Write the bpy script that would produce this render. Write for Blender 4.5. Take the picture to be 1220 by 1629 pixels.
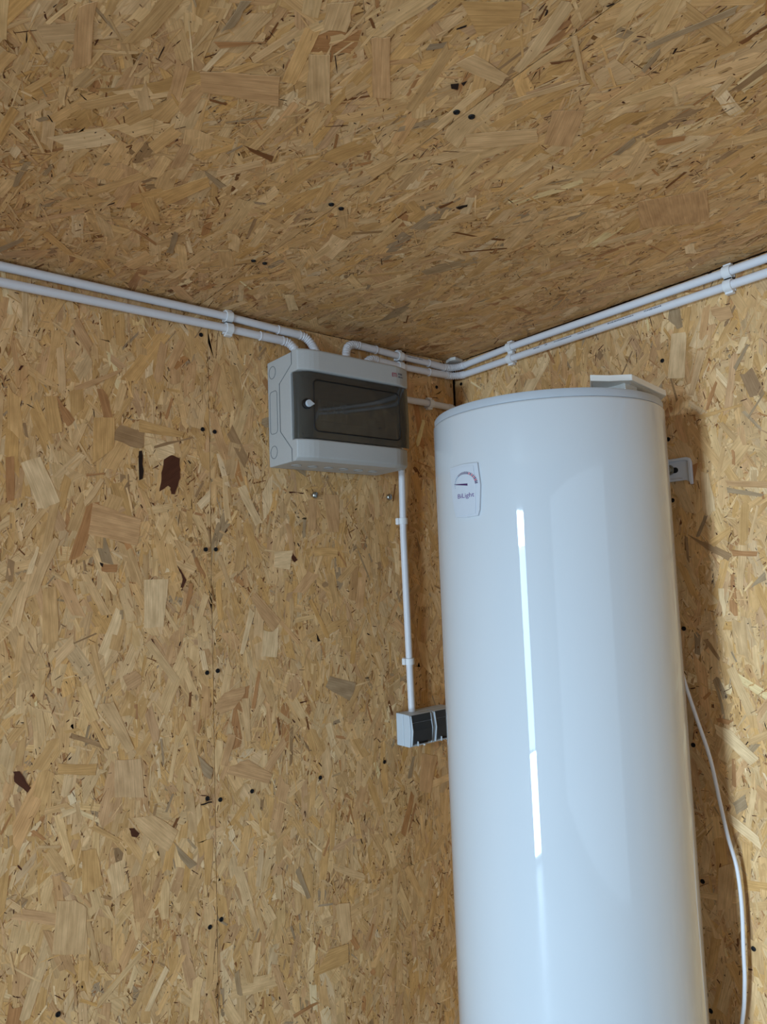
import bpy, bmesh, math, random
import numpy as np
from mathutils import Vector, Matrix

for _o in list(bpy.data.objects):
    bpy.data.objects.remove(_o)
scene = bpy.context.scene
C = scene.collection
PI = math.pi

# ------------------------------------------------------------------ camera
YAW, PITCH, ROLL = math.radians(50.84), math.radians(5.13), math.radians(-2.136)
fw = Vector((math.cos(YAW) * math.cos(PITCH), math.sin(YAW) * math.cos(PITCH), math.sin(PITCH)))
rt = Vector((math.sin(YAW), -math.cos(YAW), 0))
up = rt.cross(fw)
rt, up = rt * math.cos(ROLL) + up * math.sin(ROLL), -rt * math.sin(ROLL) + up * math.cos(ROLL)
cam_data = bpy.data.cameras.new('camera')
cam_data.sensor_fit = 'HORIZONTAL'
cam_data.sensor_width = 36.0
cam_data.lens = 36.0 * 1152.2 / 1220.0
cam_data.clip_start = 0.02
cam = bpy.data.objects.new('camera', cam_data)
C.objects.link(cam)
cam.matrix_world = Matrix(((rt.x, up.x, -fw.x, -1.4214), (rt.y, up.y, -fw.y, -1.4070), (rt.z, up.z, -fw.z, 1.6), (0, 0, 0, 1)))
scene.camera = cam

# ------------------------------------------------------------------ sky, daylight in the doorway, exposure
world = bpy.data.worlds.new('sky')
scene.world = world
world.use_nodes = True
wb = world.node_tree.nodes['Background']
wb.inputs['Color'].default_value = (0.62, 0.80, 1.0, 1)
wb.inputs['Strength'].default_value = 1.0


def area_light(name, loc, size, size_y, power, color, direction):
    d = bpy.data.lights.new(name, 'AREA')
    d.shape = 'RECTANGLE'
    d.size, d.size_y, d.energy, d.color = size, size_y, power, color
    o = bpy.data.objects.new(name, d)
    C.objects.link(o)
    o.location = loc
    o.rotation_euler = Vector(direction).to_track_quat('-Z', 'Y').to_euler()
    return o


DOOR_Y0, DOOR_Y1, DOOR_X, DOOR_TOP = -1.25, -0.93, -3.40, 1.96      # the opening daylight comes in by
DW, DYC = DOOR_Y1 - DOOR_Y0, (DOOR_Y0 + DOOR_Y1) / 2
# open sky over the roof opposite, the shaded wall opposite, and the bright ground outside, as they come through the deep doorway
for nm, zc, hh, pw, col, dip, sp in (('daylight_sky', 1.850, 0.20, 17.0, (0.54, 0.77, 1.0), -0.22, 105), ('daylight_facade', 1.165, 1.16, 6.5, (0.52, 0.76, 1.0), -0.1, 105),
                                     ('daylight_ground', 0.305, 0.55, 21.0, (0.54, 0.77, 1.0), 0.0, 88)):
    lo = area_light(nm, (DOOR_X - 0.03, DYC, zc), DW, hh, pw, col, (1, -0.06, dip))
    lo.data.spread = math.radians(sp)
# added weak fill light behind the photographer, set in a made-up wide opening
FILL_X0, FILL_X1, FILL_Z0, FILL_Z1, FILL_Y = -3.25, -0.35, 0.15, 2.10, -2.75
area_light('back_fill_light', ((FILL_X0 + FILL_X1) / 2, FILL_Y - 0.04, (FILL_Z0 + FILL_Z1) / 2), FILL_X1 - FILL_X0 - 0.08, FILL_Z1 - FILL_Z0 - 0.08, 1.6, (0.80, 0.90, 1.0), (0, 1, 0))
scene.view_settings.view_transform = 'Standard'
scene.view_settings.look = 'None'
scene.view_settings.exposure = 0.0
scene.view_settings.gamma = 1.0
scene.view_settings.use_curve_mapping = False

random.seed(7)
RNG = np.random.default_rng(11)


# ------------------------------------------------------------------ materials
def lin(r, g, b):
    return tuple((v / 255 / 12.92) if v / 255 <= 0.04045 else ((v / 255 + 0.055) / 1.055) ** 2.4 for v in (r, g, b))


def mat(name, rgb, rough=0.5, spec=0.5, metallic=0.0, coat=0.0, noise=0.03, nscale=60.0, bump=0.0):
    m = bpy.data.materials.new(name)
    m.use_nodes = True
    nt = m.node_tree
    p = nt.nodes['Principled BSDF']
    tc = nt.nodes.new('ShaderNodeTexCoord')
    nz = nt.nodes.new('ShaderNodeTexNoise')
    nz.inputs['Scale'].default_value = nscale
    nz.inputs['Detail'].default_value = 3
    nt.links.new(tc.outputs['Object'], nz.inputs['Vector'])
    rmp = nt.nodes.new('ShaderNodeValToRGB')
    c = lin(*rgb)
    rmp.color_ramp.elements[0].position = 0.3
    rmp.color_ramp.elements[1].position = 0.7
    rmp.color_ramp.elements[0].color = tuple(v * (1 - noise) for v in c) + (1,)
    rmp.color_ramp.elements[1].color = tuple(min(1, v * (1 + noise)) for v in c) + (1,)
    nt.links.new(nz.outputs['Fac'], rmp.inputs['Fac'])
    nt.links.new(rmp.outputs['Color'], p.inputs['Base Color'])
    p.inputs['Roughness'].default_value = rough
    p.inputs['Specular IOR Level'].default_value = spec
    p.inputs['Metallic'].default_value = metallic
    if coat:
        p.inputs['Coat Weight'].default_value = coat
        p.inputs['Coat Roughness'].default_value = 0.03
    if bump:
        b = nt.nodes.new('ShaderNodeBump')
        b.inputs['Strength'].default_value = bump
        b.inputs['Distance'].default_value = 0.001
        nt.links.new(nz.outputs['Fac'], b.inputs['Height'])
        nt.links.new(b.outputs['Normal'], p.inputs['Normal'])
    return m


def strand_material():
    """wood strand: own tint per strand, long grain along it"""
    m = bpy.data.materials.new('wood_strand')
    m.use_nodes = True
    nt = m.node_tree
    N, L = nt.nodes, nt.links
    p = N['Principled BSDF']
    at = N.new('ShaderNodeAttribute'); at.attribute_name = 'tint'
    uv = N.new('ShaderNodeUVMap'); uv.uv_map = 'grain'
    mp = N.new('ShaderNodeMapping'); mp.inputs['Scale'].default_value = (14, 420, 1)
    L.new(uv.outputs['UV'], mp.inputs['Vector'])
    n1 = N.new('ShaderNodeTexNoise'); n1.inputs['Scale'].default_value = 1.0; n1.inputs['Detail'].default_value = 4; n1.inputs['Roughness'].default_value = 0.6
    L.new(mp.outputs['Vector'], n1.inputs['Vector'])
    mp2 = N.new('ShaderNodeMapping'); mp2.inputs['Scale'].default_value = (28, 70, 1)
    L.new(uv.outputs['UV'], mp2.inputs['Vector'])
    n2 = N.new('ShaderNodeTexNoise'); n2.inputs['Scale'].default_value = 1.0; n2.inputs['Detail'].default_value = 5
    L.new(mp2.outputs['Vector'], n2.inputs['Vector'])
    r1 = N.new('ShaderNodeMapRange'); r1.inputs['From Min'].default_value = 0.28; r1.inputs['From Max'].default_value = 0.72
    r1.inputs['To Min'].default_value = 0.74; r1.inputs['To Max'].default_value = 1.16
    L.new(n1.outputs['Fac'], r1.inputs['Value'])
    r2 = N.new('ShaderNodeMapRange'); r2.inputs['From Min'].default_value = 0.25; r2.inputs['From Max'].default_value = 0.75
    r2.inputs['To Min'].default_value = 0.76; r2.inputs['To Max'].default_value = 1.18
    L.new(n2.outputs['Fac'], r2.inputs['Value'])
    mu = N.new('ShaderNodeMath'); mu.operation = 'MULTIPLY'
    L.new(r1.outputs['Result'], mu.inputs[0]); L.new(r2.outputs['Result'], mu.inputs[1])
    # darkening keeps the warm hue: raise blue and green to a slightly higher power
    cc = N.new('ShaderNodeCombineColor')
    for k, e in enumerate((0.85, 1.0, 1.2)):
        pw = N.new('ShaderNodeMath'); pw.operation = 'POWER'; pw.inputs[1].default_value = e
        L.new(mu.outputs[0], pw.inputs[0]); L.new(pw.outputs[0], cc.inputs[k])
    mx = N.new('ShaderNodeMix'); mx.data_type = 'RGBA'; mx.blend_type = 'MULTIPLY'
    mx.inputs[0].default_value = 1.0
    L.new(at.outputs['Color'], mx.inputs[6]); L.new(cc.outputs['Color'], mx.inputs[7])
    L.new(mx.outputs[2], p.inputs['Base Color'])
    p.inputs['Roughness'].default_value = 0.62
    p.inputs['Specular IOR Level'].default_value = 0.25
    b = N.new('ShaderNodeBump'); b.inputs['Strength'].default_value = 0.25; b.inputs['Distance'].default_value = 0.0006
    L.new(n1.outputs['Fac'], b.inputs['Height']); L.new(b.outputs['Normal'], p.inputs['Normal'])
    return m


def board_material():
    """the pressed board under and beyond the single strands"""
    m = bpy.data.materials.new('pressed_strand_board')
    m.use_nodes = True
    nt = m.node_tree
    N, L = nt.nodes, nt.links
    p = N['Principled BSDF']
    tc = N.new('ShaderNodeTexCoord')
    mp = N.new('ShaderNodeMapping'); mp.inputs['Scale'].default_value = (1.0, 1.0, 0.3)
    L.new(tc.outputs['Object'], mp.inputs['Vector'])
    v = N.new('ShaderNodeTexVoronoi'); v.inputs['Scale'].default_value = 90
    L.new(mp.outputs['Vector'], v.inputs['Vector'])
    sep = N.new('ShaderNodeSeparateColor'); L.new(v.outputs['Color'], sep.inputs[0])
    r = N.new('ShaderNodeValToRGB')
    e = r.color_ramp.elements
    e[0].position = 0.0; e[0].color = lin(140, 95, 50) + (1,)
    e[1].position = 1.0; e[1].color = lin(202, 160, 106) + (1,)
    k = e.new(0.45); k.color = lin(182, 138, 84) + (1,)
    L.new(sep.outputs[0], r.inputs['Fac'])
    L.new(r.outputs['Color'], p.inputs['Base Color'])
    p.inputs['Roughness'].default_value = 0.7
    p.inputs['Specular IOR Level'].default_value = 0.2
    return m


def smoked_material():
    m = bpy.data.materials.new('smoked_plastic')
    m.use_nodes = True
    nt = m.node_tree
    N, L = nt.nodes, nt.links
    for n in list(N):
        N.remove(n)
    out = N.new('ShaderNodeOutputMaterial')
    tr = N.new('ShaderNodeBsdfTransparent'); tr.inputs['Color'].default_value = (0.50, 0.475, 0.43, 1)
    gl = N.new('ShaderNodeBsdfGlossy'); gl.inputs['Roughness'].default_value = 0.04
    df = N.new('ShaderNodeBsdfDiffuse'); df.inputs['Color'].default_value = lin(98, 95, 88) + (1,)
    nz = N.new('ShaderNodeTexNoise'); nz.inputs['Scale'].default_value = 30
    rr = N.new('ShaderNodeMapRange'); rr.inputs['To Min'].default_value = 0.28; rr.inputs['To Max'].default_value = 0.42
    L.new(nz.outputs['Fac'], rr.inputs['Value'])
    m1 = N.new('ShaderNodeMixShader'); L.new(rr.outputs['Result'], m1.inputs[0])
    L.new(tr.outputs[0], m1.inputs[1]); L.new(df.outputs[0], m1.inputs[2])
    fr = N.new('ShaderNodeFresnel'); fr.inputs['IOR'].default_value = 1.5
    m2 = N.new('ShaderNodeMixShader'); L.new(fr.outputs[0], m2.inputs[0])
    L.new(m1.outputs[0], m2.inputs[1]); L.new(gl.outputs[0], m2.inputs[2])
    L.new(m2.outputs[0], out.inputs['Surface'])
    return m


def film_material():
    m = bpy.data.materials.new('clear_film')
    m.use_nodes = True
    nt = m.node_tree
    N, L = nt.nodes, nt.links
    for n in list(N):
        N.remove(n)
    out = N.new('ShaderNodeOutputMaterial')
    tr = N.new('ShaderNodeBsdfTransparent'); tr.inputs['Color'].default_value = (0.97, 0.97, 0.97, 1)
    gl = N.new('ShaderNodeBsdfGlossy'); gl.inputs['Roughness'].default_value = 0.15
    df = N.new('ShaderNodeBsdfDiffuse'); df.inputs['Color'].default_value = lin(225, 222, 215) + (1,)
    nz = N.new('ShaderNodeTexNoise'); nz.inputs['Scale'].default_value = 25
    rr = N.new('ShaderNodeMapRange'); rr.inputs['To Min'].default_value = 0.05; rr.inputs['To Max'].default_value = 0.35
    L.new(nz.outputs['Fac'], rr.inputs['Value'])
    m1 = N.new('ShaderNodeMixShader'); L.new(rr.outputs['Result'], m1.inputs[0])
    L.new(tr.outputs[0], m1.inputs[1]); L.new(df.outputs[0], m1.inputs[2])
    m2 = N.new('ShaderNodeMixShader'); m2.inputs[0].default_value = 0.1
    L.new(m1.outputs[0], m2.inputs[1]); L.new(gl.outputs[0], m2.inputs[2])
    L.new(m2.outputs[0], out.inputs['Surface'])
    return m


M = {
    'strand': strand_material(), 'board': board_material(), 'smoked': smoked_material(), 'film': film_material(),
    'timber': mat('dark_timber', (70, 42, 22), 0.8, 0.2, noise=0.2, nscale=25),
    'floor': mat('grey_floor', (104, 104, 102), 0.5, 0.4, noise=0.06, nscale=4),
    'enamel': mat('white_enamel', (199, 201, 202), 0.5, 0.15, coat=1.0, noise=0.004, nscale=8),
    'rim': mat('grey_rim_plastic', (178, 182, 186), 0.42, 0.4, noise=0.01),
    'pvc': mat('white_pvc', (226, 222, 222), 0.38, 0.45, noise=0.012),
    'clip': mat('white_clip_plastic', (233, 230, 227), 0.42, 0.4, noise=0.012),
    'boxgrey': mat('light_grey_plastic', (182, 180, 175), 0.42, 0.4, noise=0.012, nscale=200, bump=0.04),
    'groove': mat('grey_groove', (120, 122, 122), 0.6, 0.3),
    'dark': mat('black_plastic', (24, 24, 25), 0.35, 0.4),
    'anthracite': mat('anthracite_plastic', (58, 63, 66), 0.38, 0.45, noise=0.04),
    'sockgrey': mat('socket_grey_plastic', (196, 202, 206), 0.45, 0.4, noise=0.01),
    'screwblack': mat('black_phosphate', (16, 13, 12), 0.55, 0.3),
    'zinc': mat('zinc_steel', (178, 175, 165), 0.28, 0.5, metallic=1.0, noise=0.05),
    'white': mat('white_plastic', (236, 232, 224), 0.45, 0.4, noise=0.01),
    'bracket': mat('white_painted_steel', (214, 216, 222), 0.35, 0.45, noise=0.01),
    'badge': mat('silver_badge', (196, 199, 204), 0.3, 0.5, noise=0.01),
    'purple': mat('purple_print', (92, 52, 120), 0.5, 0.3),
    'red': mat('red_print', (196, 50, 78), 0.5, 0.3),
    'darkpurple': mat('dark_purple_print', (70, 42, 84), 0.5, 0.3),
    'bluegrey': mat('blue_grey_print', (105, 135, 160), 0.5, 0.3),
    'eti': mat('crimson_print', (170, 35, 70), 0.5, 0.3),
    'greyprint': mat('grey_print', (96, 98, 110), 0.5, 0.3),
    'door': mat('white_door', (222, 222, 220), 0.4, 0.4),
}

# ------------------------------------------------------------------ mesh helpers


def obj(name, bm, material, parent=None, smooth=False, bevel=0.0, segs=2):
    me = bpy.data.meshes.new(name)
    bmesh.ops.recalc_face_normals(bm, faces=bm.faces)
    if smooth:
        for f in bm.faces:
            f.smooth = True
    bm.to_mesh(me)
    bm.free()
    me.materials.append(M[material])
    o = bpy.data.objects.new(name, me)
    C.objects.link(o)
    if parent:
        o.parent = parent
    if bevel:
        b = o.modifiers.new('bevel', 'BEVEL')
        b.width = bevel; b.segments = segs; b.limit_method = 'ANGLE'; b.angle_limit = math.radians(35)
    if smooth:
        try:
            me.set_sharp_from_angle(angle=math.radians(40))
        except Exception:
            pass
    return o


def tag(o, label, cat, group=None):
    o['label'] = label
    o['category'] = cat
    if group:
        o['group'] = group
    return o


def thing(name, label, cat, loc=(0, 0, 0), group=None):
    o = bpy.data.objects.new(name, None)
    o.empty_display_size = 0.05
    C.objects.link(o)
    o.location = loc
    o['label'] = label
    o['category'] = cat
    if group:
        o['group'] = group
    return o


def at(o, root):
    """parent a mesh written in room coordinates to a thing standing at root.location"""
    o.parent = root
    o.data.transform(Matrix.Translation(-Vector(root.location)))
    return o


def box(bm, x0, x1, y0, y1, z0, z1):
    v = [bm.verts.new((x, y, z)) for x in (x0, x1) for y in (y0, y1) for z in (z0, z1)]
    for f in ((0, 1, 3, 2), (4, 6, 7, 5), (0, 4, 5, 1), (2, 3, 7, 6), (0, 2, 6, 4), (1, 5, 7, 3)):
        bm.faces.new([v[i] for i in f])
    return bm


def bxm(x0, x1, y0, y1, z0, z1):
    return box(bmesh.new(), x0, x1, y0, y1, z0, z1)


def prism(pts, vec, bm=None):
    """closed polygon of 3-D points swept by vec"""
    bm = bm or bmesh.new()
    a = [bm.verts.new(p) for p in pts]
    b = [bm.verts.new(Vector(p) + Vector(vec)) for p in pts]
    bm.faces.new(a[::-1]); bm.faces.new(b)
    n = len(pts)
    for i in range(n):
        bm.faces.new((a[i], a[(i + 1) % n], b[(i + 1) % n], b[i]))
    return bm


def lathe(prof, cx, cy, n=96, bm=None):
    """(radius, z) profile spun round a vertical axis"""
    bm = bm or bmesh.new()
    rings = []
    for r, z in prof:
        if r < 1e-6:
            rings.append([bm.verts.new((cx, cy, z))])
        else:
            rings.append([bm.verts.new((cx + r * math.cos(2 * PI * i / n), cy + r * math.sin(2 * PI * i / n), z)) for i in range(n)])
    for a, b in zip(rings, rings[1:]):
        for i in range(n):
            j = (i + 1) % n
            if len(a) == 1 and len(b) > 1:
                bm.faces.new((a[0], b[j], b[i]))
            elif len(b) == 1 and len(a) > 1:
                bm.faces.new((a[i], a[j], b[0]))
            elif len(a) > 1:
                bm.faces.new((a[i], a[j], b[j], b[i]))
    return bm


def smooth_path(pts, step=0.004):
    """Catmull-Rom through the points, resampled evenly"""
    P = [Vector(p) for p in pts]
    P = [P[0] * 2 - P[1]] + P + [P[-1] * 2 - P[-2]]
    dense = []
    for i in range(1, len(P) - 2):
        p0, p1, p2, p3 = P[i - 1:i + 3]
        n = max(4, int((p2 - p1).length / 0.0015))
        for k in range(n):
            t = k / n
            dense.append(0.5 * ((2 * p1) + (p2 - p0) * t + (2 * p0 - 5 * p1 + 4 * p2 - p3) * t * t + (3 * p1 - p0 - 3 * p2 + p3) * t ** 3))
    dense.append(P[-2])
    out = [dense[0]]
    acc = 0.0
    for a, b in zip(dense, dense[1:]):
        acc += (b - a).length
        if acc >= step:
            out.append(b); acc = 0.0
    if (out[-1] - dense[-1]).length > 1e-5:
        out.append(dense[-1])
    return out


def tube(path, radius, n=20, bm=None):
    """tube along the path; radius a number or a function of the ring index"""
    bm = bm or bmesh.new()
    P = [Vector(p) for p in path]
    t = (P[1] - P[0]).normalized()
    ref = Vector((0, 0, 1)) if abs(t.z) < 0.9 else Vector((1, 0, 0))
    u = t.cross(ref).normalized()
    rings = []
    for i, p in enumerate(P):
        t = (P[min(i + 1, len(P) - 1)] - P[max(i - 1, 0)]).normalized()
        u = (u - t * u.dot(t)).normalized()
        w = t.cross(u)
        r = radius(i) if callable(radius) else radius
        rings.append([bm.verts.new(p + (u * math.cos(2 * PI * k / n) + w * math.sin(2 * PI * k / n)) * r) for k in range(n)])
    for a, b in zip(rings, rings[1:]):
        for k in range(n):
            bm.faces.new((a[k], a[(k + 1) % n], b[(k + 1) % n], b[k]))
    bm.faces.new(rings[0][::-1]); bm.faces.new(rings[-1])
    return bm


def corrugated(pts):
    path = smooth_path(pts, 0.00095)
    return tube(path, lambda i: 0.0103 if (i // 2) % 2 else 0.0090, 20)


def text_geometry(body, size, offset=0.0):
    """outline letters as (verts, faces) in a plane, origin at lower left"""
    cu = bpy.data.curves.new('lettering', 'FONT')
    cu.body = body
    cu.size = size
    cu.offset = offset
    cu.resolution_u = 3
    o = bpy.data.objects.new('lettering', cu)
    C.objects.link(o)
    bpy.context.view_layer.update()
    me = bpy.data.meshes.new_from_object(o.evaluated_get(bpy.context.evaluated_depsgraph_get()))
    vs = [v.co.copy() for v in me.vertices]
    fs = [tuple(p.vertices) for p in me.polygons]
    bpy.data.objects.remove(o)
    bpy.data.curves.remove(cu)
    bpy.data.meshes.remove(me)
    return vs, fs


def flat_mesh(name, vs, fs, material, parent=None):
    me = bpy.data.meshes.new(name)
    me.from_pydata([tuple(v) for v in vs], [], fs)
    me.materials.append(M[material])
    o = bpy.data.objects.new(name, me)
    C.objects.link(o)
    if parent:
        o.parent = parent
    return o


# ------------------------------------------------------------------ the room: strand boards on timber
ZC = 2.192           # ceiling height
SEAM = -0.745        # board joint on the long wall
SEAMC = -0.767       # board joint on the ceiling
TINTS = {
    'tan': (214, 178, 132), 'light': (223, 192, 150), 'honey': (211, 172, 120), 'pink': (208, 170, 130), 'cream': (234, 208, 172),
    'pale': (219, 187, 147), 'palepink': (221, 189, 152), 'brown': (184, 138, 96), 'grey': (172, 150, 124), 'greybrown': (166, 136, 104),
    'bark_and_shade': (84, 48, 32), 'black': (38, 24, 16), 'dark': (126, 84, 50),
}
LT = {k: np.array(lin(*v)) * np.array((1.06, 0.925, 0.735)) for k, v in TINTS.items()}


def tint_rows(n, weights):
    keys = list(weights)
    w = np.array([weights[k] for k in keys], float)
    pick = RNG.choice(len(keys), n, p=w / w.sum())
    base = np.array([LT[k] for k in keys])[pick]
    val = RNG.normal(1.0, 0.065, (n, 1))
    hue = RNG.normal(0, 0.035, (n, 1)) * np.array([[0.4, 0.0, -1.2]])
    return np.clip(base * val * (1 + hue), 0.005, 0.9)


def outlines(n, length, width, rough, kind):
    """n strand outlines (n, k, 2) in strand space, long axis first"""
    L = length[:, None]; W = width[:, None]
    j = lambda s, k=1: RNG.normal(0, s, (n, k))
    skew = RNG.normal(0, 0.35, (n, 1)) * W
    if kind == 'flake':
        s = np.concatenate([-L / 2 + skew, -L / 6 + j(0.05) * L, L / 6 + j(0.05) * L, L / 2 + skew, L / 2 + j(0.3) * W, L / 2 - skew,
                            L / 6 + j(0.05) * L, -L / 6 + j(0.05) * L, -L / 2 - skew, -L / 2 + j(0.3) * W], 1)
        t = np.concatenate([-W / 2 * (1 + j(rough)), -W / 2 * (1 + j(rough)), -W / 2 * (1 + j(rough)), -W / 2 * (1 + j(rough * 1.4)), j(0.18) * W, W / 2 * (1 + j(rough * 1.4)),
                            W / 2 * (1 + j(rough)), W / 2 * (1 + j(rough)), W / 2 * (1 + j(rough)), j(0.18) * W], 1)
    else:
        s = np.concatenate([-L / 2 + j(0.5) * W, j(0.15) * L, L / 2 + j(0.5) * W, L / 2 + j(0.8) * W, j(0.15) * L, -L / 2 + j(0.8) * W], 1)
        e0, e1 = RNG.uniform(0.15, 1, (n, 1)), RNG.uniform(0.15, 1, (n, 1))
        t = np.concatenate([-W / 2 * e0, -W / 2 * (1 + j(0.15)), -W / 2 * e1, W / 2 * e1, W / 2 * (1 + j(0.15)), W / 2 * e0], 1)
    bend = RNG.normal(0, 0.9, (n, 1)) * (np.abs(RNG.normal(0, 1, (n, 1))) > 0.8)
    t = t + bend * s * s
    return np.stack([s, t], -1)


def strand_mesh(name, layers, rect, frame):
    """layers: list of (xy (n,k,2), st (n,k,2), depth (n,k), tint (n,3)) on the board face; one joined mesh"""
    O, A, B, N = [np.array(v, float) for v in frame]
    vs, uvs, starts, cols, nloop = [], [], [], [], 0
    for ab, st, dep, tint in layers:
        n, k = ab.shape[:2]
        a = np.clip(ab[..., 0], rect[0], rect[1]); b = np.clip(ab[..., 1], rect[2], rect[3])
        vs.append((O + a[..., None] * A + b[..., None] * B + dep[..., None] * N).reshape(-1, 3))
        uvs.append((st + RNG.uniform(0, 20, (n, 1, 2))).reshape(-1, 2))
        starts.append(nloop + np.arange(n) * k)
        nloop += n * k
        cols.append(np.concatenate([tint, np.ones((n, 1))], 1))
    V = np.concatenate(vs).astype(np.float32); U = np.concatenate(uvs).astype(np.float32)
    S = np.concatenate(starts).astype(np.int32); K = np.concatenate(cols).astype(np.float32)
    me = bpy.data.meshes.new(name)
    me.vertices.add(len(V)); me.vertices.foreach_set('co', V.ravel())
    me.loops.add(nloop); me.loops.foreach_set('vertex_index', np.arange(nloop, dtype=np.int32))
    me.polygons.add(len(S)); me.polygons.foreach_set('loop_start', S)
    uv = me.uv_layers.new(name='grain'); uv.data.foreach_set('uv', U.ravel())
    at_ = me.attributes.new('tint', 'FLOAT_COLOR', 'FACE'); at_.data.foreach_set('color', K.ravel())
    me.update(calc_edges=True)
    me.materials.append(M['strand'])
    o = bpy.data.objects.new(name, me)
    C.objects.link(o)
    return o


def scatter(density, area, rect, length, width, main, spread, stray, kind, depth, weights, rough=0.08):
    n = int(density * area)
    L = RNG.uniform(*length, n) if len(length) == 2 else np.clip(RNG.lognormal(math.log(length[0]), length[1], n), length[2], length[3])
    W = np.clip(RNG.lognormal(math.log(width[0]), width[1], n), width[2], width[3])
    ang = main + RNG.normal(0, spread, n)
    st_ = RNG.random(n) < stray
    ang[st_] = RNG.uniform(0, PI, st_.sum())
    o = outlines(n, L, W, rough, kind)
    c, s = np.cos(ang)[:, None], np.sin(ang)[:, None]
    ca, cb = RNG.uniform(rect[0], rect[1], n)[:, None], RNG.uniform(rect[2], rect[3], n)[:, None]
    ab = np.stack([ca + o[..., 0] * c - o[..., 1] * s, cb + o[..., 0] * s + o[..., 1] * c], -1)
    d0 = RNG.uniform(*depth, n)[:, None]
    tilt = RNG.normal(0, 0.00018, (n, 1))
    dep = d0 + tilt * np.clip(o[..., 0] / (L[:, None] + 1e-6) * 2, -1, 1)
    return ab, o, np.maximum(dep, 0.00004), tint_rows(n, weights)


WOOD = {'tan': 5, 'light': 4.5, 'honey': 3, 'pink': 2.4, 'pale': 2.6, 'cream': 0.5, 'brown': 0.25, 'grey': 0.16, 'greybrown': 0.12}
FINE = {'tan': 4, 'light': 3, 'honey': 3.5, 'pink': 2.4, 'brown': 1.6, 'dark': 0.5, 'greybrown': 0.5, 'grey': 0.3}
ODD = {'brown': 3, 'grey': 2, 'greybrown': 2.4, 'dark': 0.7, 'cream': 1.2}
PIT = {'dark': 2, 'bark_and_shade': 3, 'black': 2}
DARK = {'dark': 3, 'bark_and_shade': 3, 'black': 1.2, 'brown': 2}  # dark wood bits, and shadow slits between strands put in as colour


def flake_object(ab, frame, tint, parent, depth, thick=0.0004):
    """one strand big enough to pick out, a thin chip of its own"""
    O, A, B, N = [Vector(v) for v in frame]
    e = max(((Vector(q) - Vector(p)) for p, q in zip(ab, ab[1:] + ab[:1])), key=lambda w: w.length)
    e = e.normalized()
    bm = bmesh.new()
    lo = [bm.verts.new(O + A * a + B * b + N * depth) for a, b in ab]
    hi = [bm.verts.new(O + A * a + B * b + N * (depth + thick)) for a, b in ab]
    uvl = bm.loops.layers.uv.new('grain')
    fs = [bm.faces.new(hi)]
    n = len(ab)
    for i in range(n):
        fs.append(bm.faces.new((lo[i], lo[(i + 1) % n], hi[(i + 1) % n], hi[i])))
    du, dv = random.uniform(0, 20), random.uniform(0, 20)
    idx = {v: i % n for i, v in enumerate(lo + hi)}
    for f in fs:
        for lp in f.loops:
            p = Vector(ab[idx[lp.vert]])
            lp[uvl].uv = (p.dot(e) + du, p.cross(e) + dv)
    bmesh.ops.recalc_face_normals(bm, faces=bm.faces)
    me = bpy.data.meshes.new('wood_flake')
    bm.to_mesh(me); bm.free()
    at_ = me.attributes.new('tint', 'FLOAT_COLOR', 'FACE')
    at_.data.foreach_set('color', np.tile(np.append(tint, 1).astype(np.float32), len(me.polygons)))
    me.materials.append(M['strand'])
    o = bpy.data.objects.new('wood_flake', me)
    C.objects.link(o)
    o.parent = parent
    return o


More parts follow.
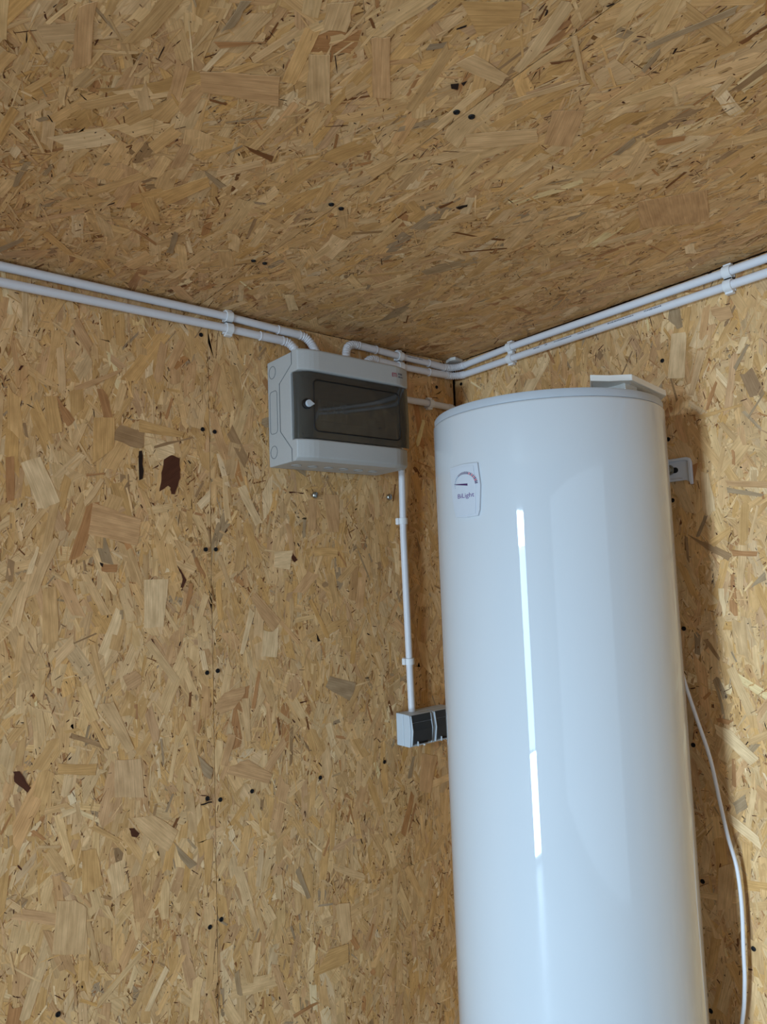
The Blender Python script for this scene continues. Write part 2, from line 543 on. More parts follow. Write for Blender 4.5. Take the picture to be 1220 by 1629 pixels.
def strands_on(panel, rect, frame, main, flakes=45, view=None):
    area = (rect[1] - rect[0]) * (rect[3] - rect[2])
    up_ = 0.0
    L = [
        scatter(1900, area, rect, (0.065, 0.35, 0.03, 0.12), (0.013, 0.35, 0.006, 0.028), main, 0.5, 0.15, 'flake', (0.00004, 0.00030), WOOD),
        scatter(8000, area, rect, (0.022, 0.45, 0.008, 0.055), (0.0026, 0.4, 0.001, 0.006), main, 0.55, 0.25, 'sliver', (0.00015, 0.00055), FINE),
        scatter(1500, area, rect, (0.065, 0.35, 0.03, 0.12), (0.0120, 0.45, 0.005, 0.030), main, 0.38, 0.14, 'flake', (0.00025, 0.00080), WOOD),
        scatter(2600, area, rect, (0.036, 0.5, 0.01, 0.09), (0.0022, 0.45, 0.0008, 0.006), main, 0.42, 0.2, 'sliver', (0.00045, 0.00098), WOOD),
        scatter(420, area, rect, (0.080, 0.3, 0.04, 0.125), (0.020, 0.3, 0.011, 0.036), main, 0.36, 0.15, 'flake', (0.00055, 0.00100), WOOD),
        scatter(2600, area, rect, (0.008, 0.55, 0.003, 0.03), (0.0012, 0.45, 0.0005, 0.003), main, 0.6, 0.3, 'sliver', (0.00050, 0.00104), DARK),
        scatter(900, area, rect, (0.0026, 0.4, 0.0012, 0.006), (0.0013, 0.35, 0.0007, 0.0026), main, 0.8, 0.4, 'sliver', (0.00070, 0.00107), PIT),
        scatter(450, area, rect, (0.038, 0.4, 0.012, 0.08), (0.0045, 0.5, 0.002, 0.012), main, 0.45, 0.2, 'flake', (0.0007, 0.00106), WOOD),
        scatter(120, area, rect, (0.036, 0.4, 0.012, 0.08), (0.0045, 0.5, 0.002, 0.012), main, 0.5, 0.25, 'flake', (0.0007, 0.00106), ODD),
    ]
    s = strand_mesh('wood_strands', L, rect, frame)
    s['kind'] = 'stuff'
    s.parent = panel
    # the largest loose-looking flakes on top are pieces of their own
    v = view or rect
    ab, st, dep, tint = scatter(flakes / ((v[1] - v[0]) * (v[3] - v[2])), (v[1] - v[0]) * (v[3] - v[2]), v, (0.075, 0.25, 0.05, 0.12), (0.015, 0.3, 0.009, 0.026), main, 0.35, 0.15, 'flake', (0.00075, 0.0010), WOOD)
    for i in range(len(ab)):
        pts = [(float(min(max(a, rect[0]), rect[1])), float(min(max(b, rect[2]), rect[3]))) for a, b in ab[i]]
        flake_object(pts, frame, tint[i], panel, float(dep[i].mean()), 0.0003)


def structure(name, bm, material):
    o = obj(name, bm, material)
    o['kind'] = 'structure'
    return o


XR = -3.40           # far end wall, behind the photographer's left
YB = -2.75           # wall behind the photographer
wall_left = structure('wall_left', bxm(XR, 0.10, 0.012, 0.10, 0, ZC + 0.1), 'timber')
wall_right = structure('wall_right', bxm(0.012, 0.10, YB, 0.012, 0, ZC + 0.1), 'timber')
ceiling = structure('ceiling', bxm(XR, 0.012, YB, 0.012, ZC + 0.012, ZC + 0.10), 'timber')
floor = structure('floor', bxm(XR - 0.1, 0.1, YB - 0.1, 0.1, -0.05, 0), 'floor')
bm = bxm(XR - 0.1, XR, YB, DOOR_Y0 - 0.62, 0, ZC)
box(bm, XR - 0.1, XR, DOOR_Y1, 0.012, 0, ZC)
box(bm, XR - 0.1, XR, DOOR_Y0 - 0.62, DOOR_Y1, DOOR_TOP, ZC)
structure('wall_entry', bm, 'board')
bm = bxm(XR, FILL_X0, YB - 0.1, YB, 0, ZC)
box(bm, FILL_X1, 0.012, YB - 0.1, YB, 0, ZC)
box(bm, FILL_X0, FILL_X1, YB - 0.1, YB, 0, FILL_Z0)
box(bm, FILL_X0, FILL_X1, YB - 0.1, YB, FILL_Z1, ZC)
structure('wall_back', bm, 'board')
door = structure('door_1', bxm(XR - 0.06, XR - 0.02, DOOR_Y0 - 0.61, DOOR_Y0, 0.01, DOOR_TOP - 0.01), 'door')
obj('door_handle', tube(smooth_path([(XR - 0.02, DOOR_Y0 - 0.06, 1.0), (XR + 0.03, DOOR_Y0 - 0.06, 1.0), (XR + 0.035, DOOR_Y0 - 0.17, 1.0)], 0.01), 0.008, 10), 'zinc', door, smooth=True)
bm = bxm(FILL_X0, FILL_X1, YB - 0.03, YB, FILL_Z0, FILL_Z0 + 0.04)
box(bm, FILL_X0, FILL_X1, YB - 0.03, YB, FILL_Z1 - 0.04, FILL_Z1)
box(bm, FILL_X0, FILL_X0 + 0.04, YB - 0.03, YB, FILL_Z0 + 0.04, FILL_Z1 - 0.04)
box(bm, FILL_X1 - 0.04, FILL_X1, YB - 0.03, YB, FILL_Z0 + 0.04, FILL_Z1 - 0.04)
structure('added_window_1', bm, 'door')  # frame of the made-up opening round the added fill light

FL = ((0, 0, 0), (1, 0, 0), (0, 0, 1), (0, -1, 0))          # long wall: a = x, b = z
FR = ((0, 0, 0), (0, 1, 0), (0, 0, 1), (-1, 0, 0))          # short wall: a = y, b = z
FC = ((0, 0, ZC), (1, 0, 0), (0, 1, 0), (0, 0, -1))         # ceiling: a = x, b = y
g = 0.0004
panels = {}


def osb(key, wall, bm, rect, frame, main, flakes, view, strands=True):
    p = obj('osb_panel', bm, 'board', wall)
    panels[key] = p
    if strands:
        strands_on(p, rect, frame, main, flakes, view)
    return p


osb('L1', wall_left, bxm(SEAM + g, -0.010, 0, 0.012, 0, ZC - 0.002), (SEAM + g, -0.010, 0.45, ZC - 0.002), FL, PI / 2, 80, (SEAM + g, -0.10, 0.75, 2.1))
osb('L2', wall_left, bxm(-1.995, SEAM - g, 0, 0.012, 0, ZC - 0.002), (-1.60, SEAM - g, 0.45, ZC - 0.002), FL, PI / 2, 80, (-1.25, SEAM - g, 0.75, 2.15))
osb('L3', wall_left, bxm(XR, -1.997, 0, 0.012, 0, ZC - 0.002), None, FL, 0, 0, None, False)
osb('R1', wall_right, bxm(0, 0.012, -1.25, 0.0, 0, ZC - 0.004), (-1.25, 0.0, 0.45, ZC - 0.004), FR, PI / 2, 60, (-1.05, -0.56, 0.75, 2.15))
osb('R2', wall_right, bxm(0, 0.012, YB, -1.252, 0, ZC - 0.004), None, FR, 0, 0, None, False)
osb('C1', ceiling, bxm(SEAMC + g, 0.0, -2.5, 0.0, ZC, ZC + 0.012), (SEAMC + g, 0.0, -1.65, 0.0), FC, PI / 2, 60, (SEAMC + g, -0.02, -1.1, -0.04))
osb('C2', ceiling, bxm(-1.995, SEAMC - g, -2.5, 0.0, ZC, ZC + 0.012), (-1.75, SEAMC - g, -1.65, 0.0), FC, PI / 2, 60, (-1.4, SEAMC - g, -1.0, -0.04))
osb('C3', ceiling, bxm(XR, -1.997, -2.5, 0.0, ZC, ZC + 0.012), None, FC, 0, 0, None, False)
osb('C4', ceiling, bxm(XR, 0.0, YB, -2.502, ZC, ZC + 0.012), None, FC, 0, 0, None, False)

# flakes one can point at, and one shadow coloured as a flake: (board, tint, outline on the board in metres)
FLAKES = [
('L','bark_and_shade',[(-0.841,1.862),(-0.832,1.865),(-0.812,1.859),(-0.811,1.836),(-0.815,1.811),(-0.824,1.784),(-0.831,1.784),(-0.832,1.797),(-0.838,1.801),(-0.847,1.794),(-0.856,1.788),(-0.852,1.809),(-0.849,1.834)]),
('L','black',[(-0.897,1.867),(-0.891,1.869),(-0.889,1.859),(-0.890,1.812),(-0.897,1.809)]),
('L','greybrown',[(-0.934,1.916),(-0.885,1.906),(-0.889,1.876),(-0.902,1.873),(-0.946,1.886),(-0.942,1.905)]),
('L','honey',[(-0.895,1.932),(-0.802,1.914),(-0.806,1.903),(-0.897,1.906)]),
('L','cream',[(-0.862,1.897),(-0.825,1.887),(-0.823,1.867),(-0.857,1.852),(-0.861,1.875)]),
('L','greybrown',[(-0.866,1.880),(-0.786,1.906),(-0.787,1.902),(-0.866,1.875)]),
('L','pink',[(-0.986,1.761),(-0.893,1.731),(-0.902,1.679),(-0.995,1.701)]),
('L','cream',[(-1.112,1.828),(-1.079,1.842),(-1.045,1.761),(-1.069,1.747),(-1.082,1.747)]),
('L','brown',[(-1.136,1.837),(-1.123,1.839),(-1.123,1.760),(-1.134,1.759)]),
('L','cream',[(-0.889,1.612),(-0.839,1.612),(-0.850,1.518),(-0.890,1.519)]),
('L','brown',[(-0.970,1.645),(-0.940,1.643),(-0.943,1.628),(-0.970,1.631)]),
('L','black',[(-0.974,1.648),(-0.967,1.645),(-0.968,1.638),(-0.972,1.642)]),
('L','honey',[(-1.076,1.954),(-1.050,1.959),(-1.041,1.892),(-1.064,1.886)]),
('L','honey',[(-0.984,1.924),(-0.945,1.930),(-0.946,1.871),(-0.962,1.856),(-0.987,1.836)]),
('L','brown',[(-1.052,1.960),(-1.019,1.917),(-1.031,1.903),(-1.040,1.911)]),
('L','bark_and_shade',[(-0.820,1.639),(-0.801,1.609),(-0.808,1.594),(-0.814,1.594),(-0.809,1.611)]),
('L','brown',[(-0.795,1.602),(-0.786,1.602),(-0.792,1.571),(-0.805,1.541)]),
('L','bark_and_shade',[(-1.113,2.007),(-1.108,2.008),(-1.114,1.998),(-1.117,1.998)]),
('L','pale',[(-1.003,1.762),(-0.972,1.809),(-0.965,1.806),(-0.988,1.766),(-1.000,1.753)]),
('L','pale',[(-1.054,1.695),(-1.045,1.689),(-1.082,1.594),(-1.102,1.586),(-1.077,1.661)]),
('L','cream',[(-1.100,1.634),(-1.084,1.679),(-1.080,1.676),(-1.091,1.630),(-1.102,1.628)]),
('L','brown',[(-0.998,1.816),(-0.965,1.820),(-0.965,1.816),(-0.998,1.810)]),
('L','pink',[(-1.019,1.982),(-0.930,2.030),(-0.931,2.024),(-0.987,1.987),(-1.019,1.973)]),
('L','grey',[(-0.454,1.377),(-0.381,1.353),(-0.387,1.334),(-0.401,1.314),(-0.468,1.354)]),
('L','cream',[(-0.625,1.495),(-0.604,1.490),(-0.587,1.500),(-0.594,1.433),(-0.633,1.439)]),
('L','cream',[(-0.594,1.664),(-0.545,1.668),(-0.555,1.624),(-0.595,1.632)]),
('L','bark_and_shade',[(-0.546,1.662),(-0.534,1.646),(-0.542,1.641),(-0.550,1.650)]),  # shadow beside the curled pale flake, put in as a dark chip
('L','honey',[(-0.487,1.674),(-0.421,1.672),(-0.422,1.652),(-0.487,1.653)]),
('L','black',[(-0.489,1.477),(-0.478,1.459),(-0.485,1.458)]),
('L','pink',[(-0.458,1.798),(-0.414,1.800),(-0.417,1.711),(-0.446,1.711)]),
('L','pink',[(-0.500,1.784),(-0.478,1.787),(-0.481,1.718),(-0.503,1.714)]),
('L','pink',[(-0.745,1.348),(-0.720,1.373),(-0.673,1.379),(-0.673,1.367),(-0.699,1.338),(-0.731,1.330)]),
('L','pink',[(-0.642,1.577),(-0.582,1.513),(-0.602,1.489),(-0.629,1.520),(-0.654,1.564)]),
('L','cream',[(-0.658,1.545),(-0.646,1.534),(-0.675,1.448),(-0.684,1.449)]),
('L','bark_and_shade',[(-0.552,1.802),(-0.512,1.801),(-0.514,1.798),(-0.537,1.800),(-0.551,1.798)]),
('L','grey',[(-0.516,1.738),(-0.507,1.739),(-0.511,1.699),(-0.519,1.696)]),
('L','brown',[(-0.659,1.332),(-0.641,1.408),(-0.635,1.406),(-0.650,1.331)]),
('L','pale',[(-0.681,1.355),(-0.664,1.354),(-0.661,1.265),(-0.674,1.267)]),
('L','bark_and_shade',[(-0.385,1.572),(-0.378,1.578),(-0.381,1.573)]),
('L','bark_and_shade',[(-1.120,1.290),(-1.110,1.289),(-1.092,1.257),(-1.097,1.250),(-1.118,1.273)]),
('L','bark_and_shade',[(-0.921,1.148),(-0.911,1.146),(-0.901,1.134),(-0.906,1.128),(-0.916,1.132)]),
('L','honey',[(-1.047,1.290),(-0.979,1.277),(-0.982,1.257),(-1.047,1.272)]),
('L','palepink',[(-0.947,1.278),(-0.898,1.272),(-0.891,1.198),(-0.947,1.210)]),
('L','honey',[(-1.007,1.129),(-0.982,1.127),(-0.968,1.060),(-1.005,1.052)]),
('L','pale',[(-1.048,1.056),(-1.018,1.048),(-0.998,1.028),(-0.998,0.949),(-1.056,0.969)]),
('L','pale',[(-0.916,1.166),(-0.876,1.162),(-0.825,1.121),(-0.846,1.087),(-0.891,1.127)]),
('L','grey',[(-0.782,1.258),(-0.749,1.224),(-0.753,1.204),(-0.769,1.213)]),
('L','grey',[(-0.550,0.979),(-0.523,0.906),(-0.533,0.906),(-0.560,0.970)]),
('L','pink',[(-0.712,1.222),(-0.670,1.228),(-0.612,1.187),(-0.622,1.168),(-0.718,1.208)]),
('L','pink',[(-0.714,1.288),(-0.696,1.282),(-0.718,1.223),(-0.732,1.229)]),
('L','cream',[(-0.853,0.879),(-0.846,0.869),(-0.884,0.809),(-0.894,0.813)]),
('L','grey',[(-0.836,1.104),(-0.786,1.047),(-0.802,1.042),(-0.820,1.066)]),
('L','black',[(-0.777,1.160),(-0.753,1.161),(-0.752,1.158),(-0.776,1.158)]),
('L','pale',[(-0.977,1.384),(-0.949,1.385),(-0.910,1.293),(-0.925,1.286)]),
('L','honey',[(-0.771,1.088),(-0.752,1.088),(-0.759,1.000),(-0.770,1.003)]),
('L','grey',[(-0.212,1.150),(-0.203,1.152),(-0.218,1.101),(-0.231,1.104)]),
('L','pink',[(-0.181,1.154),(-0.129,1.138),(-0.156,1.051),(-0.195,1.065)]),
('L','pale',[(-0.458,0.870),(-0.419,0.864),(-0.415,0.784),(-0.444,0.780)]),
('L','honey',[(-0.478,0.783),(-0.426,0.777),(-0.427,0.738),(-0.521,0.739)]),
('L','brown',[(-0.575,0.683),(-0.516,0.686),(-0.508,0.681),(-0.572,0.675)]),
('R','cream',[(-0.645,2.087),(-0.678,2.082),(-0.667,1.988),(-0.629,1.995)]),
('R','grey',[(-0.645,2.141),(-0.667,2.136),(-0.671,2.095),(-0.657,2.094),(-0.640,2.119)]),
('R','palepink',[(-0.698,2.037),(-0.716,2.032),(-0.682,1.946),(-0.671,1.951)]),
('R','honey',[(-0.671,2.132),(-0.691,2.131),(-0.680,2.065),(-0.673,2.090)]),
('R','honey',[(-0.728,2.056),(-0.764,2.109),(-0.766,2.108),(-0.730,2.053)]),
('R','grey',[(-0.767,1.984),(-0.795,2.024),(-0.800,2.020),(-0.771,1.976)]),
('R','cream',[(-0.788,2.040),(-0.801,2.036),(-0.782,2.008),(-0.773,2.010)]),
('R','brown',[(-0.711,1.935),(-0.730,1.966),(-0.733,1.961),(-0.710,1.911),(-0.706,1.912)]),
('R','grey',[(-0.786,1.881),(-0.820,1.924),(-0.821,1.920),(-0.788,1.878)]),
('R','honey',[(-0.690,1.904),(-0.778,1.910),(-0.776,1.904),(-0.692,1.895)]),
('R','pink',[(-0.732,2.118),(-0.769,2.108),(-0.775,2.084),(-0.749,2.081),(-0.733,2.101)]),
('R','cream',[(-0.685,1.789),(-0.701,1.783),(-0.709,1.712),(-0.694,1.698),(-0.683,1.710)]),
('R','grey',[(-0.735,1.751),(-0.805,1.729),(-0.798,1.725),(-0.736,1.740)]),
('R','greybrown',[(-0.647,1.664),(-0.734,1.619),(-0.727,1.606),(-0.685,1.632)]),
('R','honey',[(-0.690,1.648),(-0.737,1.675),(-0.736,1.664),(-0.701,1.635)]),
('R','pale',[(-0.767,1.639),(-0.789,1.711),(-0.793,1.707),(-0.774,1.639)]),
('R','pale',[(-0.749,1.637),(-0.765,1.636),(-0.751,1.551),(-0.738,1.551)]),
('R','brown',[(-0.735,1.628),(-0.784,1.622),(-0.781,1.613),(-0.736,1.615)]),
('R','cream',[(-0.702,1.553),(-0.714,1.553),(-0.713,1.502),(-0.707,1.495)]),
('R','greybrown',[(-0.664,1.450),(-0.671,1.453),(-0.695,1.417),(-0.693,1.411)]),
('R','grey',[(-0.766,1.554),(-0.793,1.583),(-0.795,1.568),(-0.762,1.551)]),
('R','cream',[(-0.673,1.287),(-0.708,1.277),(-0.755,1.234),(-0.737,1.218),(-0.676,1.268)]),
('R','grey',[(-0.697,1.140),(-0.724,1.162),(-0.726,1.138),(-0.704,1.120)]),
('R','cream',[(-0.686,1.121),(-0.743,1.088),(-0.745,1.065),(-0.689,1.100)]),
('R','brown',[(-0.678,1.298),(-0.712,1.299),(-0.702,1.289),(-0.680,1.291)]),
('R','pale',[(-0.660,1.009),(-0.696,1.031),(-0.681,0.940),(-0.649,0.926)]),
('C','pink',[(-1.073,-0.672),(-0.994,-0.720),(-0.968,-0.672),(-1.011,-0.659),(-1.056,-0.641)]),
('C','grey',[(-0.942,-0.289),(-0.934,-0.288),(-0.911,-0.211),(-0.923,-0.210)]),
('C','grey',[(-1.084,-0.793),(-1.075,-0.799),(-1.073,-0.758),(-1.081,-0.741)]),
('C','pink',[(-0.945,-0.831),(-0.929,-0.845),(-0.864,-0.766),(-0.883,-0.755)]),
('C','pale',[(-0.987,-0.770),(-0.967,-0.784),(-0.917,-0.713),(-0.948,-0.705)]),
('C','pink',[(-1.212,-0.688),(-1.200,-0.707),(-1.177,-0.613),(-1.193,-0.588)]),
('C','honey',[(-1.012,-0.392),(-0.970,-0.475),(-0.955,-0.454),(-0.986,-0.365)]),
('C','grey',[(-0.980,-0.487),(-0.936,-0.468),(-0.940,-0.454),(-0.970,-0.475)]),
('C','dark',[(-0.964,-0.574),(-0.918,-0.575),(-0.913,-0.562),(-0.948,-0.567)]),
('C','dark',[(-1.043,-0.635),(-1.022,-0.640),(-1.021,-0.636),(-1.041,-0.632)]),
('C','grey',[(-1.162,-0.068),(-1.138,-0.127),(-1.135,-0.115),(-1.158,-0.049)]),
('C','pale',[(-1.011,-0.842),(-0.990,-0.862),(-0.972,-0.822),(-0.994,-0.811)]),
('C','brown',[(-1.081,-0.725),(-1.034,-0.759),(-1.071,-0.720)]),
('C','pink',[(-0.375,-0.806),(-0.318,-0.892),(-0.214,-0.842),(-0.289,-0.756)]),
('C','pale',[(-0.735,-0.768),(-0.665,-0.835),(-0.640,-0.815),(-0.708,-0.743)]),
('C','pink',[(-0.679,-0.870),(-0.644,-0.895),(-0.593,-0.835),(-0.629,-0.817)]),
('C','grey',[(-0.686,-1.008),(-0.659,-1.100),(-0.650,-1.092),(-0.678,-1.005)]),
('C','honey',[(-0.902,-0.927),(-0.851,-0.965),(-0.833,-0.946),(-0.852,-0.904)]),
('C','pale',[(-0.841,-0.858),(-0.834,-0.882),(-0.774,-0.881),(-0.770,-0.863)]),
('C','grey',[(-0.653,-0.982),(-0.669,-1.015),(-0.657,-1.005),(-0.645,-0.981)]),
('C','brown',[(-0.507,-0.914),(-0.483,-0.945),(-0.474,-0.938),(-0.495,-0.909)]),
('C','grey',[(-0.526,-0.859),(-0.541,-0.903),(-0.527,-0.895),(-0.518,-0.864)]),
('C','black',[(-0.821,-0.829),(-0.814,-0.836),(-0.807,-0.827),(-0.815,-0.824)]),
('C','black',[(-0.812,-0.838),(-0.809,-0.845),(-0.806,-0.836)]),
('C','dark',[(-0.753,-0.925),(-0.736,-0.945),(-0.734,-0.942),(-0.749,-0.924)]),
('C','dark',[(-0.379,-0.855),(-0.397,-0.896),(-0.393,-0.899),(-0.375,-0.855)]),
('C','dark',[(-0.604,-1.074),(-0.605,-1.106),(-0.600,-1.104),(-0.597,-1.075)]),
('C','black',[(-0.607,-0.621),(-0.598,-0.639),(-0.594,-0.634),(-0.598,-0.620)]),
('C','dark',[(-0.632,-0.607),(-0.626,-0.633),(-0.622,-0.631),(-0.625,-0.604)]),
('C','pale',[(-0.767,-0.964),(-0.763,-0.970),(-0.693,-0.932),(-0.697,-0.928)]),
('C','pale',[(-0.744,-0.842),(-0.701,-0.927),(-0.695,-0.923),(-0.736,-0.840)])]
dd = 0.00108
for brd, tint, pts in FLAKES:
    cx_ = sum(p[0] for p in pts) / len(pts)
    if brd == 'L':
        key, fr_ = ('L1' if cx_ > SEAM else 'L2'), FL
    elif brd == 'R':
        key, fr_ = 'R1', FR
    else:
        key, fr_ = ('C1' if cx_ > SEAMC else 'C2'), FC
    # uneven, splintered outline
    q = []
    n = len(pts)
    for i in range(n):
        a, b = Vector(pts[i]), Vector(pts[(i + 1) % n])
        q.append(tuple(a))
        if (b - a).length > 0.012:
            w = (b - a)
            nrm = Vector((-w.y, w.x)).normalized()
            for t in (0.33, 0.66):
                q.append(tuple(a + w * (t + random.uniform(-0.08, 0.08)) + nrm * random.gauss(0, 0.0009)))
    if brd == 'L' and key == 'L1':
        q = [(max(a, SEAM + g), b) for a, b in q]
    tn = LT[tint] * random.uniform(0.94, 1.04)
    flake_object(q, fr_, tn, panels[key], dd, 0.0004)
    dd += 0.0000012


def screw_mesh():
    bm = bmesh.new()
    n = 14
    prof = [(0.0, 0.0000), (0.0014, 0.0000), (0.0022, 0.0012), (0.0042, 0.0010), (0.0046, 0.0), (0.0046, -0.0015)]
    lathe(prof, 0, 0, n, bm)
    bmesh.ops.recalc_face_normals(bm, faces=bm.faces)
    me = bpy.data.meshes.new('screw')
    bm.to_mesh(me); bm.free()
    me.materials.append(M['screwblack'])
    return me


SCREW = screw_mesh()


def screw(key, loc, normal):
    o = bpy.data.objects.new('screw', SCREW)
    C.objects.link(o)
    o.parent = panels[key]
    o.location = loc
    o.rotation_euler = Vector(normal).to_track_quat('Z', 'Y').to_euler()


for x, z in ((-0.7604, 1.925), (-0.7574, 1.671), (-0.7587, 1.418), (-0.7622, 1.1685), (-0.7609, 0.92), (-0.7610, 2.13), (-1.0458, 0.866), (-1.375, 1.92), (-1.375, 1.67), (-1.375, 1.42), (-1.375, 1.17)):
    screw('L2', (x, -0.0016, z), (0, -1, 0))
for x, z in ((-0.7331, 1.9224), (-0.7347, 1.671), (-0.7349, 1.4194), (-0.7340, 1.160), (-0.7360, 0.927), (-0.6612, 1.1616), (-0.4888, 1.1552), (-0.3025, 1.1554), (-0.073, 2.1113)):
    screw('L1', (x, -0.0016, z), (0, -1, 0))
for y, z in ((-0.0247, 2.1246), (-0.6202, 2.0358), (-0.620, 1.8664), (-0.6198, 1.7371), (-0.624, 1.4718), (-0.6259, 1.2389), (-0.6246, 0.9734), (-0.716, 0.8782), (-0.6218, 0.7283)):
    screw('R1', (-0.0016, y, z), (-1, 0, 0))
for x, y in ((-0.778, -0.7957), (-0.7772, -0.514), (-0.7788, -0.265), (-0.778, -1.05)):
    screw('C2', (x, y, ZC - 0.0016), (0, 0, -1))
for x, y in ((-0.7553, -0.8004), (-0.757, -0.5125), (-0.7563, -0.2671), (-0.756, -1.06)):
    screw('C1', (x, y, ZC - 0.0016), (0, 0, -1))

# ------------------------------------------------------------------ water heater
TC, TR = (-0.2555, -0.5015), 0.2253
heater = thing('water_heater', 'tall white glossy cylindrical water heater hanging on the right wall', 'water heater', (TC[0], TC[1], 0.55))
TOP = 1.8955
prof = [(0.0, 0.575), (0.205, 0.575), (0.217, 0.579), (TR - 0.002, 0.587), (TR, 0.594)]
prof += [(TR, 0.594 + (TOP - 0.004 - 0.594) * k / 12) for k in range(1, 13)]
prof += [(TR - 0.0008, TOP - 0.0015), (TR - 0.003, TOP)]
at(obj('tank_body', lathe(prof, *TC, n=128), 'enamel', smooth=True), heater)
prof = [(0.0, TOP), (TR - 0.004, TOP), (TR - 0.0028, TOP + 0.001), (TR - 0.0028, TOP + 0.012), (TR - 0.005, TOP + 0.0155), (TR - 0.012, TOP + 0.017), (0.12, TOP + 0.021), (0.0, TOP + 0.022)]
at(obj('top_lid', lathe(prof, *TC, n=128), 'rim', smooth=True), heater)
prof = [(0.0, 0.55), (0.17, 0.55), (0.2, 0.558), (0.212, 0.575), (0.0, 0.575)]
at(obj('bottom_cap', lathe(prof, *TC, n=96), 'rim', smooth=True), heater)
for dx in (-0.05, 0.05):
    at(obj('water_connection', tube([(TC[0] + dx, TC[1], 0.552), (TC[0] + dx, TC[1], 0.50)], 0.0105, 16), 'zinc', smooth=True), heater)

B0 = math.radians(177.0)


def on_tank(s, h, d):
    a = B0 + s / TR
    return Vector((TC[0] + (TR + d) * math.cos(a), TC[1] + (TR + d) * math.sin(a), h))


def tank_sheet(pts, d0, d1):
    """outline (s, z) on the tank skin, between two offsets; cut into upright strips so that it follows the curve"""
    bm = bmesh.new()
    smin, smax = min(p[0] for p in pts), max(p[0] for p in pts)
    n = max(2, int((smax - smin) / 0.004))

    def span(s):
        zs = []
        for (a, za), (b, zb) in zip(pts, pts[1:] + pts[:1]):
            if min(a, b) - 1e-9 <= s <= max(a, b) + 1e-9:
                if abs(b - a) < 1e-9:
                    zs += [za, zb]
                else:
                    zs.append(za + (zb - za) * (s - a) / (b - a))
        return min(zs), max(zs)
    cols = []
    for i in range(n + 1):
        s = smin + (smax - smin) * i / n
        z0, z1 = span(s)
        if z1 - z0 < 1e-4:
            z1 = z0 + 1e-4
        cols.append([bm.verts.new(on_tank(s, z, d)) for z, d in ((z0, d0), (z0, d1), (z1, d1), (z1, d0))])
    for a, b in zip(cols, cols[1:]):
        for k in range(4):
            bm.faces.new((a[k], b[k], b[(k + 1) % 4], a[(k + 1) % 4]))
    bm.faces.new(cols[0]); bm.faces.new(cols[-1][::-1])
    return bm


outer = [(a + 0.0012, b) for a, b in [(-0.0400, 1.7965), (0.0, 1.7985), (0.0365, 1.7965), (0.0375, 1.757), (0.0325, 1.7025), (0.0, 1.7015), (-0.0290, 1.7040), (-0.0375, 1.750)]]
badge = at(obj('thermometer_badge', tank_sheet(outer, -0.0005, 0.0042), 'badge', bevel=0.0012), heater)
badge['label'] = 'silver white thermometer badge with printed gauge'
inner = [(a + 0.0012, b) for a, b in [(-0.0360, 1.7925), (0.0, 1.7945), (0.0265, 1.7930), (0.0285, 1.757), (0.0245, 1.7065), (0.0, 1.7055), (-0.0255, 1.7075), (-0.0335, 1.750)]]


def sub(o):
    o.data.transform(Matrix.Translation(-Vector(heater.location)))
    o.parent = badge
    return o


sub(obj('badge_face', tank_sheet(inner, 0.0030, 0.0052), 'badge', bevel=0.0006))
GS, GZ, GR = 0.0051, 1.7605, 0.0238      # gauge centre and radius; the printed arc is a little wider than high
DF = 0.0054


def printed(name, quads, material):
    vs, fs = [], []
    for q in quads:
        fs.append(tuple(range(len(vs), len(vs) + len(q))))
        vs += [on_tank(GS + (s - GS) * (1.22 if name == 'gauge_ticks' else 1.0), z - (s - GS) * 0.05, DF) for s, z in q]
    o = sub(flat_mesh(name, vs, fs, material))
    if name == 'gauge_ticks':
        o['kind'] = 'stuff'
    return o


tk = {'bluegrey': [], 'darkpurple': [], 'red': []}
NT = 25
for i in range(NT):
    f = i / (NT - 1)
    a = PI * (1.06 - 1.04 * f)
    ln = 0.0014 + 0.0034 * min(1, f * 1.8)
    hw = 0.0005 + 0.0003 * min(1, f * 2)
    c, s_ = math.cos(a), math.sin(a)
    q = [(GS + (GR - ln) * c - hw * s_, GZ + (GR - ln) * s_ + hw * c), (GS + GR * c - hw * s_, GZ + GR * s_ + hw * c), (GS + GR * c + hw * s_, GZ + GR * s_ - hw * c), (GS + (GR - ln) * c + hw * s_, GZ + (GR - ln) * s_ - hw * c)]
    tk['bluegrey' if f < 0.3 else ('red' if f > 0.62 and i < NT - 1 and i % 2 == 0 else 'darkpurple')].append(q)
for k, q in tk.items():
    printed('gauge_ticks', q, k)
ndl = []
for i in range(9):
    row = []
    for k, sg in ((i, 1), (i, -1), (i + 1, -1), (i + 1, 1)):
        f = k / 9
        row.append((-0.0249 + 0.0358 * f, GZ + 0.0025 * (1 - f) - 0.0002 + sg * (0.0006 + 0.0014 * f)))
    ndl.append(row)
printed('gauge_needle', ndl, 'darkpurple')
vs, fs = text_geometry('BiLight', 0.0118)
w = max(v.x for v in vs)
k = 0.0425 / w
sub(flat_mesh('badge_lettering', [on_tank(-0.0172 + v.x * k, 1.7372 + v.y, DF) for v in vs], fs, 'purple'))

